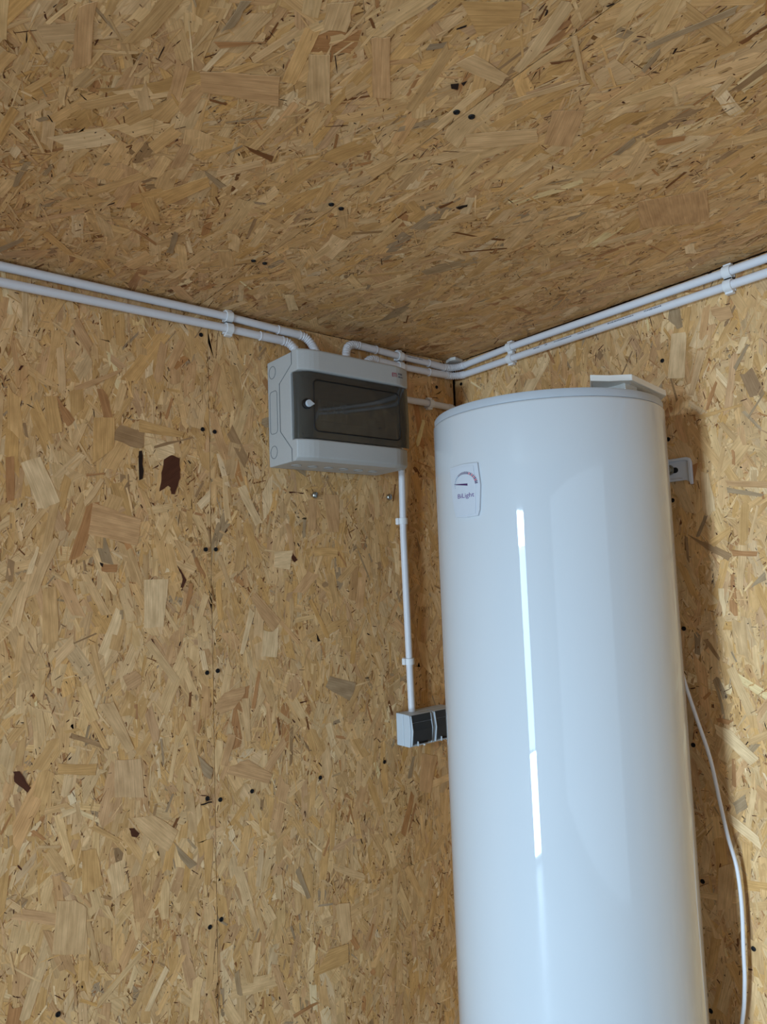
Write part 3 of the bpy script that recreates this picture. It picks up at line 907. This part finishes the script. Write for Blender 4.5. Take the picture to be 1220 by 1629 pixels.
# mounting bracket on the wall, carrying the heater
br = thing('mounting_bracket', 'white steel wall bracket with a bolt, sticking out right of the water heater', 'bracket', (0, TC[1], 1.797))
yl, yr = -0.335, -0.669
out = [(yl, 1.772), (yl, 1.815), (yl - 0.008, 1.8225), (yr + 0.010, 1.8225), (yr + 0.003, 1.8195), (yr, 1.812), (yr, 1.766), (yr + 0.005, 1.765), (yr + 0.007, 1.771), (yr + 0.015, 1.7755)]
at(obj('plate', prism([(-0.0012, y, z) for y, z in out], (-0.0035, 0, 0)), 'bracket', bevel=0.0009), br)
at(obj('raised_edge', prism([(-0.0045, y, z) for y, z in ((yr, 1.812), (yr, 1.766), (yr + 0.004, 1.7655), (yr + 0.0065, 1.773), (yr + 0.0065, 1.814), (yr + 0.014, 1.8165), (yl, 1.8165), (yl, 1.8225), (yr + 0.010, 1.8225), (yr + 0.003, 1.8195))], (-0.0045, 0, 0)), 'bracket', bevel=0.0012), br)
at(obj('lower_edge', prism([(-0.0045, y, z) for y, z in ((yr + 0.015, 1.7755), (yl, 1.772), (yl, 1.7765), (yr + 0.020, 1.7800))], (-0.0045, 0, 0)), 'bracket', bevel=0.0012), br)
at(obj('hanger_channel', bxm(-0.0295, -0.0045, TC[1] - 0.085, TC[1] + 0.085, 1.780, 1.813), 'bracket', bevel=0.003), br)
slot = []
for i in range(9):
    a = -PI / 2 - PI * i / 8
    slot.append((-0.0046, -0.6335 + 0.0058 * math.cos(a) * 1.0, 1.7985 + 0.0058 * math.sin(a)))
slot += [(-0.0046, -0.612, 1.8043), (-0.0046, -0.612, 1.7927)]
at(obj('slot', prism(slot, (-0.0003, 0, 0)), 'dark'), br)
bolt = bmesh.new()
lathe([(0.0, 0.0), (0.0105, 0.0), (0.0105, 0.002), (0.006, 0.002), (0.006, 0.0035), (0.0, 0.0035)], 0, 0, 24, bolt)
bo = obj('bolt', bolt, 'zinc', br, smooth=True)
bo.rotation_euler = (0, -PI / 2, 0); bo.location = (-0.0068, -0.6215 - TC[1], 1.8 - 1.797)
hx = obj('bolt_head', prism([(0.0075 * math.cos(PI / 3 * i), 0.0075 * math.sin(PI / 3 * i), 0.003) for i in range(6)], (0, 0, 0.006)), 'zinc', bo, bevel=0.0008)

# ------------------------------------------------------------------ plastic plate in clear film lying on the heater
plate = thing('plastic_plate', 'white plastic plate in clear film lying on top of the water heater', 'plate', (-0.2, -0.64, 1.917))
pp = [(-0.329, -0.663), (-0.300, -0.684), (-0.264, -0.706), (-0.099, -0.677), (-0.060, -0.640), (-0.120, -0.585), (-0.246, -0.605)]
zt = [1.9345, 1.9330, 1.9350, 1.9345, 1.9345, 1.9345, 1.9345]
bm = prism([(x, y, z) for (x, y), z in zip(pp, zt)], (0, 0, 0.0115))
at(obj('plate_body', bm, 'white', bevel=0.0015), plate)
ctr = (-0.215, -0.640)
qq = [(ctr[0] + (x - ctr[0]) * 0.93, ctr[1] + (y - ctr[1]) * 0.93) for x, y in pp]
bm = bmesh.new()
n = len(qq)
lo = [bm.verts.new((x, y, 1.9185)) for x, y in [(ctr[0] + (x - ctr[0]) * 0.78, ctr[1] + (y - ctr[1]) * 0.70) for x, y in pp]]
hi = [bm.verts.new((x, y, 1.9338)) for x, y in qq]
for i in range(n):
    bm.faces.new((lo[i], lo[(i + 1) % n], hi[(i + 1) % n], hi[i]))
at(obj('film_wrap', bm, 'film'), plate)
bm = prism([(-0.262, -0.690, 1.9195), (-0.215, -0.685, 1.9195), (-0.215, -0.600, 1.9195), (-0.262, -0.600, 1.9195)], (0, 0, 0.0145))
at(obj('support_rib', bm, 'white', bevel=0.001), plate)

# ------------------------------------------------------------------ white cable behind the heater
cab = [(-0.02, -0.56, 1.56), (-0.022, -0.60, 1.47), (-0.026, -0.623, 1.40), (-0.03, -0.6377, 1.3525), (-0.03, -0.653, 1.2997), (-0.03, -0.6743, 1.2258), (-0.03, -0.6876, 1.1443), (-0.03, -0.6979, 1.0847), (-0.03, -0.7105, 1.0309), (-0.03, -0.7142, 0.9637), (-0.03, -0.711, 0.8829), (-0.03, -0.7082, 0.8226), (-0.03, -0.6968, 0.7475), (-0.035, -0.66, 0.62), (-0.05, -0.60, 0.54), (-0.12, -0.53, 0.515), (-0.2, -0.50, 0.535), (-0.205, -0.50, 0.551)]
tag(obj('power_cable', tube(smooth_path(cab, 0.008), 0.0037, 14), 'pvc', smooth=True), 'thin white power cable hanging loosely beside the water heater', 'cable')

# ------------------------------------------------------------------ distribution box
X0, X1 = -0.603, -0.293
dbx = thing('distribution_box', 'grey plastic fuse box with smoked door on the left wall', 'fuse box', ((X0 + X1) / 2, 0, 1.853))
ST = [0, 0.006, 0.014, 0.024, 0.034, 0.046, 0.075, 0.155]
xs = [X0 + s for s in ST] + [X1 - s for s in ST[-2::-1]]


def ease(t):
    t = max(0.0, min(1.0, t))
    return 1 - (1 - t) ** 2


def ydoor(x):
    return -0.1135 - 0.0235 * ease((x - X0) / 0.034) + 0.0090 * (1 - ease((X1 - x) / 0.034))


def ytop(x):
    return -0.1300 - 0.0140 * ease(min(x - X0, X1 - x) / 0.05)


def ybot(x):
    return -0.1210 - 0.0150 * ease(min(x - X0, X1 - x) / 0.05)


def loft(profile, xs):
    bm = bmesh.new()
    rows = [[bm.verts.new((x, y, z)) for y, z in profile(x)] for x in xs]
    n = len(rows[0])
    for a, b in zip(rows, rows[1:]):
        for k in range(n):
            bm.faces.new((a[k], a[(k + 1) % n], b[(k + 1) % n], b[k]))
    bm.faces.new(rows[0][::-1]); bm.faces.new(rows[-1])
    return bm


at(obj('box_base', loft(lambda x: [(-0.0012, 1.8535), (-0.0012, 2.093), (-0.1052, 2.093), (-0.1052, 2.0642), (-0.0532, 2.0322), (-0.0532, 1.9258), (-0.0982, 1.8808), (-0.0982, 1.8535)], [X0 + 0.0015, X1 - 0.0015]), 'boxgrey', bevel=0.003, segs=3), dbx)


def cover_profile(x):
    yt, yb = ytop(x), ybot(x)
    return [(-0.1068, 2.0945), (yt + 0.004, 2.0945), (yt, 2.0905), (yt - 0.0005, 2.0480), (yt + 0.004, 2.0465), (-0.1010, 2.0460), (-0.1010, 1.9000), (yb + 0.004, 1.8995), (yb, 1.8980), (yb + 0.001, 1.8600), (yb + 0.012, 1.8530),
            (-0.1000, 1.8530), (-0.1000, 1.8802), (-0.0550, 1.9252), (-0.0550, 2.0328), (-0.1068, 2.0648)]


at(obj('box_cover', loft(cover_profile, xs), 'boxgrey', bevel=0.0022, segs=2, smooth=False), dbx)
# the recessed front plate with its row of breakers, behind the door
slot_ = at(obj('breaker_window', bxm(-0.545, -0.345, -0.1024, -0.1012, 1.948, 1.995), 'dark'), dbx)
for i in range(4):
    x = -0.535 + i * 0.0182
    b = at(obj('breaker', bxm(x, x + 0.0174, -0.1130, -0.1026, 1.949, 1.994), 'white', bevel=0.001), dbx)
    at(obj('breaker_toggle', bxm(x + 0.004, x + 0.0134, -0.1195, -0.1131, 1.966, 1.979), 'dark', bevel=0.001), dbx)


def door_profile(x):
    y = ydoor(x)
    return [(y + 0.001, 2.0450), (y - 0.0012, 2.0), (y - 0.0015, 1.973), (y - 0.0012, 1.945), (y + 0.001, 1.9012), (y + 0.0036, 1.9012), (y + 0.0014, 1.945), (y + 0.0011, 1.973), (y + 0.0014, 2.0), (y + 0.0036, 2.0450)]


sd = at(obj('smoked_door', loft(door_profile, [X0 + 0.0003] + xs[1:-1] + [X1 - 0.0003]), 'smoked', smooth=True), dbx)
sd['label'] = 'smoked transparent plastic door'


def rounded(x0, x1, z0, z1, r, n=5):
    pts = []
    for cx, cz, a0 in ((x1 - r, z1 - r, 0), (x0 + r, z1 - r, PI / 2), (x0 + r, z0 + r, PI), (x1 - r, z0 + r, 1.5 * PI)):
        for i in range(n + 1):
            a = a0 + PI / 2 * i / n
            pts.append((cx + r * math.cos(a), cz + r * math.sin(a)))
    return pts


def loop_tube(P, r, n=8):
    P = P + [P[0], P[1]]
    return tube(P, r, n)


def to_box(o, par):
    o.data.transform(Matrix.Translation(-Vector(dbx.location)))
    o.parent = par
    return o


rr_ = rounded(-0.568, -0.328, 1.9165, 2.0285, 0.011)
dense = []
for (a, b), (c, d) in zip(rr_, rr_[1:] + rr_[:1]):
    m_ = max(1, int(math.hypot(c - a, d - b) / 0.02))
    dense += [(a + (c - a) * i / m_, b + (d - b) * i / m_) for i in range(m_)]
to_box(obj('door_rim', loop_tube([(x, ydoor(x) - 0.0005, z) for x, z in dense], 0.0014), 'dark', smooth=True), sd)
for x, z in ((-0.588, 2.036), (-0.308, 2.036), (-0.308, 1.910), (-0.588, 1.910)):
    bm = bmesh.new()
    lathe([(0, 0), (0.003, 0), (0.003, 0.0008), (0, 0.0008)], 0, 0, 14, bm)
    bm.transform(Matrix.Translation((x, ydoor(x) + 0.0045, z)) @ Matrix.Rotation(PI / 2, 4, 'X'))
    to_box(obj('screw_cap', bm, 'dark'), sd)
kx, kz = -0.5835, 1.9735
ky = ydoor(kx)
bm = bmesh.new()
lathe([(0, -0.002), (0.0112, -0.002), (0.0112, 0.0035), (0.0098, 0.0045), (0, 0.0045)], 0, 0, 28, bm)
bm.transform(Matrix.Translation((kx, ky, kz)) @ Matrix.Rotation(PI / 2, 4, 'X'))
knob = at(obj('door_latch', bm, 'dark', smooth=True), dbx)
tear = [(0.0078 * math.cos(a), 0.0078 * math.sin(a)) for a in [math.radians(40 + 280 * i / 14) for i in range(15)]] + [(0.0138, 0.0)]
bm = prism([(kx + 0.001 + a, ky - 0.0045, kz + b) for a, b in tear], (0, -0.0062, 0))
to_box(obj('latch_lever', bm, 'sockgrey', bevel=0.0012), knob)
# knock-outs pressed into the side and the underside
for zc in (2.0655, 1.8845):
    P = [(X0 + 0.0012, -0.0240 + 0.0140 * math.cos(2 * PI * i / 28), zc + 0.0140 * math.sin(2 * PI * i / 28)) for i in range(28)]
    at(obj('knockout', loop_tube(P, 0.0007, 6), 'groove', smooth=True), dbx)
rr_ = rounded(-0.042, -0.011, 1.926, 2.022, 0.009)
at(obj('knockout', loop_tube([(X0 + 0.0012, y, z) for y, z in rr_], 0.0007, 6), 'groove', smooth=True), dbx)
for i in range(6):
    x = -0.565 + i * 0.043
    P = [(x + 0.011 * math.cos(2 * PI * k / 24), -0.056 + 0.011 * math.sin(2 * PI * k / 24), 1.8528) for k in range(24)]
    at(obj('knockout', loop_tube(P, 0.0006, 6), 'boxgrey', smooth=True), dbx)
for off, rad, nm in ((0.0, 0.0008, 'cover_joint'), (-0.0085, 0.0005, 'cover_edge_line')):
    P = [(X0 + 0.0006, y + off, z) for y, z in ((-0.1060, 2.0935), (-0.1060, 2.0645), (-0.0541, 2.0325), (-0.0541, 1.9255), (-0.0991, 1.8805), (-0.0991, 1.8540))]
    at(obj(nm, tube(P, rad, 6), 'groove', smooth=True), dbx)
vs, fs = text_geometry('ETI', 0.0128, 0.00015)
w = max(v.x for v in vs)
at(flat_mesh('maker_lettering', [(-0.3530 + v.x * 0.0150 / w, ytop(-0.3530 + v.x * 0.0150 / w) - 0.0009, 2.0655 + v.y) for v in vs], fs, 'eti'), dbx)
vs, fs = [], []
for x, wd, z, h in ((-0.3325, 0.0035, 2.0720, 0.0042), (-0.3275, 0.0035, 2.0720, 0.0042), (-0.3225, 0.0035, 2.0720, 0.0042), (-0.3325, 0.0055, 2.0655, 0.0028), (-0.3255, 0.0045, 2.0655, 0.0028), (-0.3195, 0.0030, 2.0655, 0.0028)):
    fs.append(tuple(range(len(vs), len(vs) + 4)))
    vs += [(a, ytop(a) - 0.0009, b) for a, b in ((x, z), (x + wd, z), (x + wd, z + h), (x, z + h))]
at(flat_mesh('small_print', vs, fs, 'greyprint'), dbx)['kind'] = 'stuff'

# ------------------------------------------------------------------ conduits
PR = 0.0086


def run(name, label, parts, group=None):
    root = thing(name, label, 'conduit', parts[0][1][0], group)
    for kind, pts in parts:
        if kind == 'tube':
            o = obj('tube', tube(pts, PR, 20), 'pvc', smooth=True)
        elif kind == 'sleeve':
            a, b = Vector(pts[0]), Vector(pts[1])
            d = (b - a).normalized()
            o = obj('sleeve', tube([a, a + d * 0.0016, a + d * 0.0017, b - d * 0.0017, b - d * 0.0016, b], lambda i: (0.0104, 0.0104, 0.0096, 0.0096, 0.0104, 0.0104)[i], 20), 'pvc', smooth=True)
        else:
            o = obj('flexible_bend', corrugated(pts), 'pvc', smooth=True)
        at(o, root)
    return root


run('conduit_pipe', 'upper of two white conduits entering the fuse box from the left', [
    ('tube', [(-3.39, -0.016, 2.1800), (-1.15, -0.016, 2.1795), (-0.70, -0.016, 2.1765), (-0.578, -0.016, 2.1712)]),
    ('sleeve', [(-0.580, -0.016, 2.1712), (-0.521, -0.016, 2.1697)]),
    ('bend', [(-0.523, -0.016, 2.1697), (-0.505, -0.017, 2.1655), (-0.490, -0.020, 2.150), (-0.482, -0.030, 2.122), (-0.480, -0.036, 2.094)])])
run('conduit_pipe', 'lower of two white conduits entering the fuse box from the left', [
    ('tube', [(-3.39, -0.016, 2.1495), (-1.15, -0.016, 2.1497), (-0.70, -0.016, 2.1500), (-0.625, -0.016, 2.1482)]),
    ('sleeve', [(-0.627, -0.016, 2.1482), (-0.568, -0.016, 2.1478)]),
    ('bend', [(-0.570, -0.016, 2.1478), (-0.553, -0.018, 2.1440), (-0.541, -0.024, 2.130), (-0.535, -0.032, 2.113), (-0.534, -0.036, 2.094)])])
ru = run('conduit_pipe', 'upper white conduit turning the corner from the fuse box onto the right wall', [
    ('bend', [(-0.396, -0.030, 2.094), (-0.393, -0.022, 2.135), (-0.384, -0.017, 2.163), (-0.368, -0.016, 2.1735), (-0.347, -0.016, 2.1750)]),
    ('sleeve', [(-0.349, -0.016, 2.1750), (-0.293, -0.016, 2.1735)]),
    ('tube', [(-0.295, -0.016, 2.1735), (-0.215, -0.016, 2.1698), (-0.112, -0.016, 2.1680)]),
    ('sleeve', [(-0.114, -0.016, 2.1680), (-0.056, -0.016, 2.1650)]),
    ('bend', [(-0.058, -0.016, 2.1652), (-0.042, -0.0185, 2.1655), (-0.029, -0.026, 2.166), (-0.020, -0.040, 2.167), (-0.016, -0.058, 2.168)]),
    ('tube', [(-0.016, -0.056, 2.168), (-0.016, -0.22, 2.1735), (-0.016, -0.777, 2.171), (-0.016, -2.74, 2.171)])])
rl = run('conduit_pipe', 'lower white conduit turning the corner from the fuse box onto the right wall', [
    ('bend', [(-0.334, -0.030, 2.094), (-0.331, -0.022, 2.118), (-0.323, -0.017, 2.138), (-0.308, -0.016, 2.1465), (-0.290, -0.016, 2.1470)]),
    ('tube', [(-0.292, -0.016, 2.1470), (-0.215, -0.016, 2.1430), (-0.112, -0.016, 2.1430)]),
    ('sleeve', [(-0.114, -0.016, 2.1430), (-0.048, -0.016, 2.1445)]),
    ('bend', [(-0.050, -0.016, 2.1445), (-0.036, -0.0185, 2.144), (-0.026, -0.026, 2.1435), (-0.019, -0.040, 2.1425), (-0.016, -0.055, 2.142)]),
    ('tube', [(-0.016, -0.053, 2.142), (-0.016, -0.22, 2.1430), (-0.016, -0.777, 2.1430), (-0.016, -2.74, 2.1430)])])
# faint printing along two of the conduits
for root, axis, spans, zc in ((rl, 'y', ((-0.30, -0.318), (-0.335, -0.342), (-0.362, -0.412), (-0.43, -0.475), (-0.51, -0.575), (-0.60, -0.64)), 2.1443), (ru, 'x', ((-0.195, -0.16), (-0.155, -0.14)), 2.1695)):
    vs, fs = [], []
    for a, b in spans:
        n = max(2, int(abs(b - a) / 0.0034))
        for i in range(n):
            p = a + (b - a) * i / n
            q = p + (b - a) / n * random.uniform(0.45, 0.75)
            h = random.uniform(0.0022, 0.0034)
            row = []
            for t, hh in ((p, 0), (q, 0), (q, h), (p, h)):
                ang = (hh + 0.0005) / PR
                dz, dn = PR * math.sin(ang), PR * math.cos(ang) + 0.00035
                row.append((-0.016 - dn, t, zc - 0.001 + dz) if axis == 'y' else (t, -0.016 - dn, zc - 0.001 + dz))
            fs.append(tuple(range(len(vs), len(vs) + 4)))
            vs += row
    at(flat_mesh('small_print', vs, fs, 'greyprint'), root)['kind'] = 'stuff'
run('conduit_pipe', 'short white conduit from the fuse box into the corner behind the water heater', [
    ('tube', [(-0.294, -0.016, 2.057), (-0.114, -0.016, 2.0573), (-0.046, -0.016, 2.0555)]),
    ('bend', [(-0.048, -0.016, 2.0555), (-0.032, -0.017, 2.0525), (-0.020, -0.018, 2.042), (-0.0145, -0.019, 2.028), (-0.0135, -0.020, 2.010)]),
    ('tube', [(-0.0135, -0.020, 2.012), (-0.0135, -0.022, 1.30)])])
run('conduit_pipe', 'upright white conduit from the fuse box down to the double socket', [
    ('tube', [(-0.2242, -0.019, 1.266), (-0.2250, -0.018, 1.3915), (-0.2290, -0.019, 1.706), (-0.2300, -0.024, 1.880)]),
    ('bend', [(-0.2300, -0.024, 1.878), (-0.2320, -0.027, 1.903), (-0.2430, -0.031, 1.926), (-0.2660, -0.034, 1.935), (-0.2955, -0.034, 1.936)])])


def clip_parts(root, centre, along, normal, width=0.0155, gap=0.016):
    """one snap-on clip round a conduit: C-shaped band, side lugs and foot"""
    e, n = Vector(along).normalized(), Vector(normal).normalized()
    t = n.cross(e)
    c = Vector(centre)
    bm = bmesh.new()
    ri, ro, m = 0.0089, 0.0122, 26
    rows = []
    for s in (-width / 2, width / 2):
        for r in (ri, ro):
            rows.append([bm.verts.new(c + e * s + (n * math.cos(a) + t * math.sin(a)) * r) for a in [math.radians(-176 + 352 * i / m) for i in range(m + 1)]])
    a, b, c2, d2 = rows      # inner front, outer front, inner back, outer back
    for i in range(m):
        bm.faces.new((a[i], a[i + 1], c2[i + 1], c2[i])); bm.faces.new((b[i], d2[i], d2[i + 1], b[i + 1]))
        bm.faces.new((a[i], b[i], b[i + 1], a[i + 1])); bm.faces.new((c2[i], c2[i + 1], d2[i + 1], d2[i]))
    for i in (0, m):
        bm.faces.new((a[i], c2[i], d2[i], b[i]))
    at(obj('band', bm, 'clip', bevel=0.0005), root)

    def blk(name, t0, t1, n0, n1, w):
        q = [c + e * s * w / 2 + t * tt + n * nn for s in (-1, 1) for tt in (t0, t1) for nn in (n0, n1)]
        bm = bmesh.new()
        v = [bm.verts.new(p) for p in q]
        for f in ((0, 1, 3, 2), (4, 6, 7, 5), (0, 4, 5, 1), (2, 3, 7, 6), (0, 2, 6, 4), (1, 5, 7, 3)):
            bm.faces.new([v[i] for i in f])
        at(obj(name, bm, 'clip', bevel=0.0006), root)
    blk('foot', -0.0095, 0.0095, -gap + 0.0013, -0.0098, width * 1.1)
    blk('lug', -0.0160, -0.0116, -0.0100, 0.0012, width)
    blk('lug', 0.0116, 0.0160, -0.0100, 0.0012, width)


def clip_pair(label, centres, along, normal):
    root = thing('conduit_clip', label, 'pipe clip', centres[0], 'white clips holding the conduits')
    for c in centres:
        clip_parts(root, c, along, normal)
    return root


clip_pair('white double clip on the two conduits left of the fuse box', [(-0.703, -0.016, 2.1768), (-0.703, -0.016, 2.1500)], (1, 0, 0), (0, -1, 0))
clip_pair('white double clip on the two conduits just right of the fuse box', [(-0.215, -0.016, 2.1698), (-0.215, -0.016, 2.1430)], (1, 0, 0), (0, -1, 0))
clip_pair('white double clip on the right wall, nearer the corner', [(-0.016, -0.218, 2.1735), (-0.016, -0.218, 2.1430)], (0, 1, 0), (-1, 0, 0))
clip_pair('white double clip on the right wall, near the right edge of the view', [(-0.016, -0.777, 2.1710), (-0.016, -0.777, 2.1430)], (0, 1, 0), (-1, 0, 0))
clip_pair('white single clip on the short conduit between fuse box and corner', [(-0.1145, -0.016, 2.0573)], (1, 0, 0), (0, -1, 0))
clip_pair('white single clip on the upright conduit, just under the fuse box', [(-0.2287, -0.0185, 1.7390)], (0, 0, 1), (0, -1, 0))
clip_pair('white single clip on the upright conduit, just above the double socket', [(-0.2250, -0.0180, 1.3885)], (0, 0, 1), (0, -1, 0))

# small white packing wedge between the conduits and the ceiling in the corner
bm = prism([(-0.046, -0.030, 2.1905), (-0.041, -0.046, 2.1905), (-0.004, -0.038, 2.1905), (-0.004, -0.006, 2.1905), (-0.036, -0.004, 2.1905)], (0, 0, -0.0085))
tag(obj('packing_wedge', bm, 'white', bevel=0.001), 'small white wedge under the ceiling in the corner above the conduits', 'wedge')

# ------------------------------------------------------------------ double socket
sk = thing('double_socket', 'grey double surface socket with dark flap lids, half hidden behind the water heater', 'socket', (-0.182, 0, 1.188))
SX = [(-0.2612, -0.1862), (-0.1835, -0.1085)]
z0, z1 = 1.1885, 1.2660
at(obj('back_box', bxm(-0.2612, -0.1085, -0.0275, -0.0012, z0, z1), 'sockgrey', bevel=0.002), sk)
for a, b in SX:
    # front frame of one gang: a shallow tray with a rim round the lid
    f = at(obj('front_frame', loft(lambda x: [(-0.0283, z0), (-0.0283, z1), (-0.0490, z1 - 0.0012), (-0.0512, z1 - 0.004), (-0.0535, (z0 + z1) / 2), (-0.0500, z0 + 0.003), (-0.0480, z0)], [a, b]), 'sockgrey', bevel=0.0016), sk)
    lid = loft(lambda x: [(-0.0480, z0 + 0.006), (-0.0480, z1 - 0.021), (-0.0540, z1 - 0.021), (-0.0572, (z0 + z1) / 2), (-0.0550, z0 + 0.010), (-0.0530, z0 + 0.006)], [a + 0.0065, b - 0.0065])
    l = at(obj('flap_lid', lid, 'anthracite', bevel=0.001), sk)
    at(obj('hinge_strip', loft(lambda x: [(-0.0480, z1 - 0.0200), (-0.0480, z1 - 0.0025), (-0.0520, z1 - 0.0025), (-0.0545, z1 - 0.0200)], [a + 0.0065, b - 0.0065]), 'anthracite', bevel=0.001), sk)
    for x in (a + 0.0045, b - 0.0060):
        at(obj('frame_rib', loft(lambda q: [(-0.0490, z0 + 0.003), (-0.0490, z1 - 0.003), (-0.0530, z1 - 0.004), (-0.0585, (z0 + z1) / 2), (-0.0530, z0 + 0.003)], [x, x + 0.0015]), 'sockgrey'), sk)
    at(obj('lid_latch', bxm(a + 0.020, a + 0.0225, -0.0580, -0.0540, z0 + 0.002, z0 + 0.013), 'sockgrey', bevel=0.0005), sk)
    at(obj('lid_grip', bxm(a + 0.026, b - 0.022, -0.0572, -0.0545, z0 + 0.0065, z0 + 0.0105), 'dark', bevel=0.0006), sk)
    at(obj('cover_screw', bxm(a + 0.044, a + 0.0475, -0.0535, -0.0495, z0 - 0.0008, z0 + 0.003), 'white'), sk)

# ------------------------------------------------------------------ two pan-head screws under the fuse box
for x, z, lab in ((-0.4821, 1.7964, 'shiny slotted screw head in the left wall, under the middle of the fuse box'), (-0.2572, 1.8011, 'shiny slotted screw head in the left wall, beside the upright conduit')):
    root = thing('pan_head_screw', lab, 'screw', (x, -0.0012, z), 'shiny screws under the fuse box')
    bm = bmesh.new()
    lathe([(0, 0.0080), (0.004, 0.0076), (0.0070, 0.0058), (0.0082, 0.003), (0.0082, 0.0), (0, 0.0)], 0, 0, 20, bm)
    h = obj('screw_head', bm, 'zinc', root, smooth=True)
    h.rotation_euler = (PI / 2, 0, 0)
    s = obj('slot', bxm(-0.0010, 0.0010, -0.0085, -0.0068, -0.0060, 0.0060), 'groove', root)
    s.rotation_euler = (0, math.radians(12), 0)
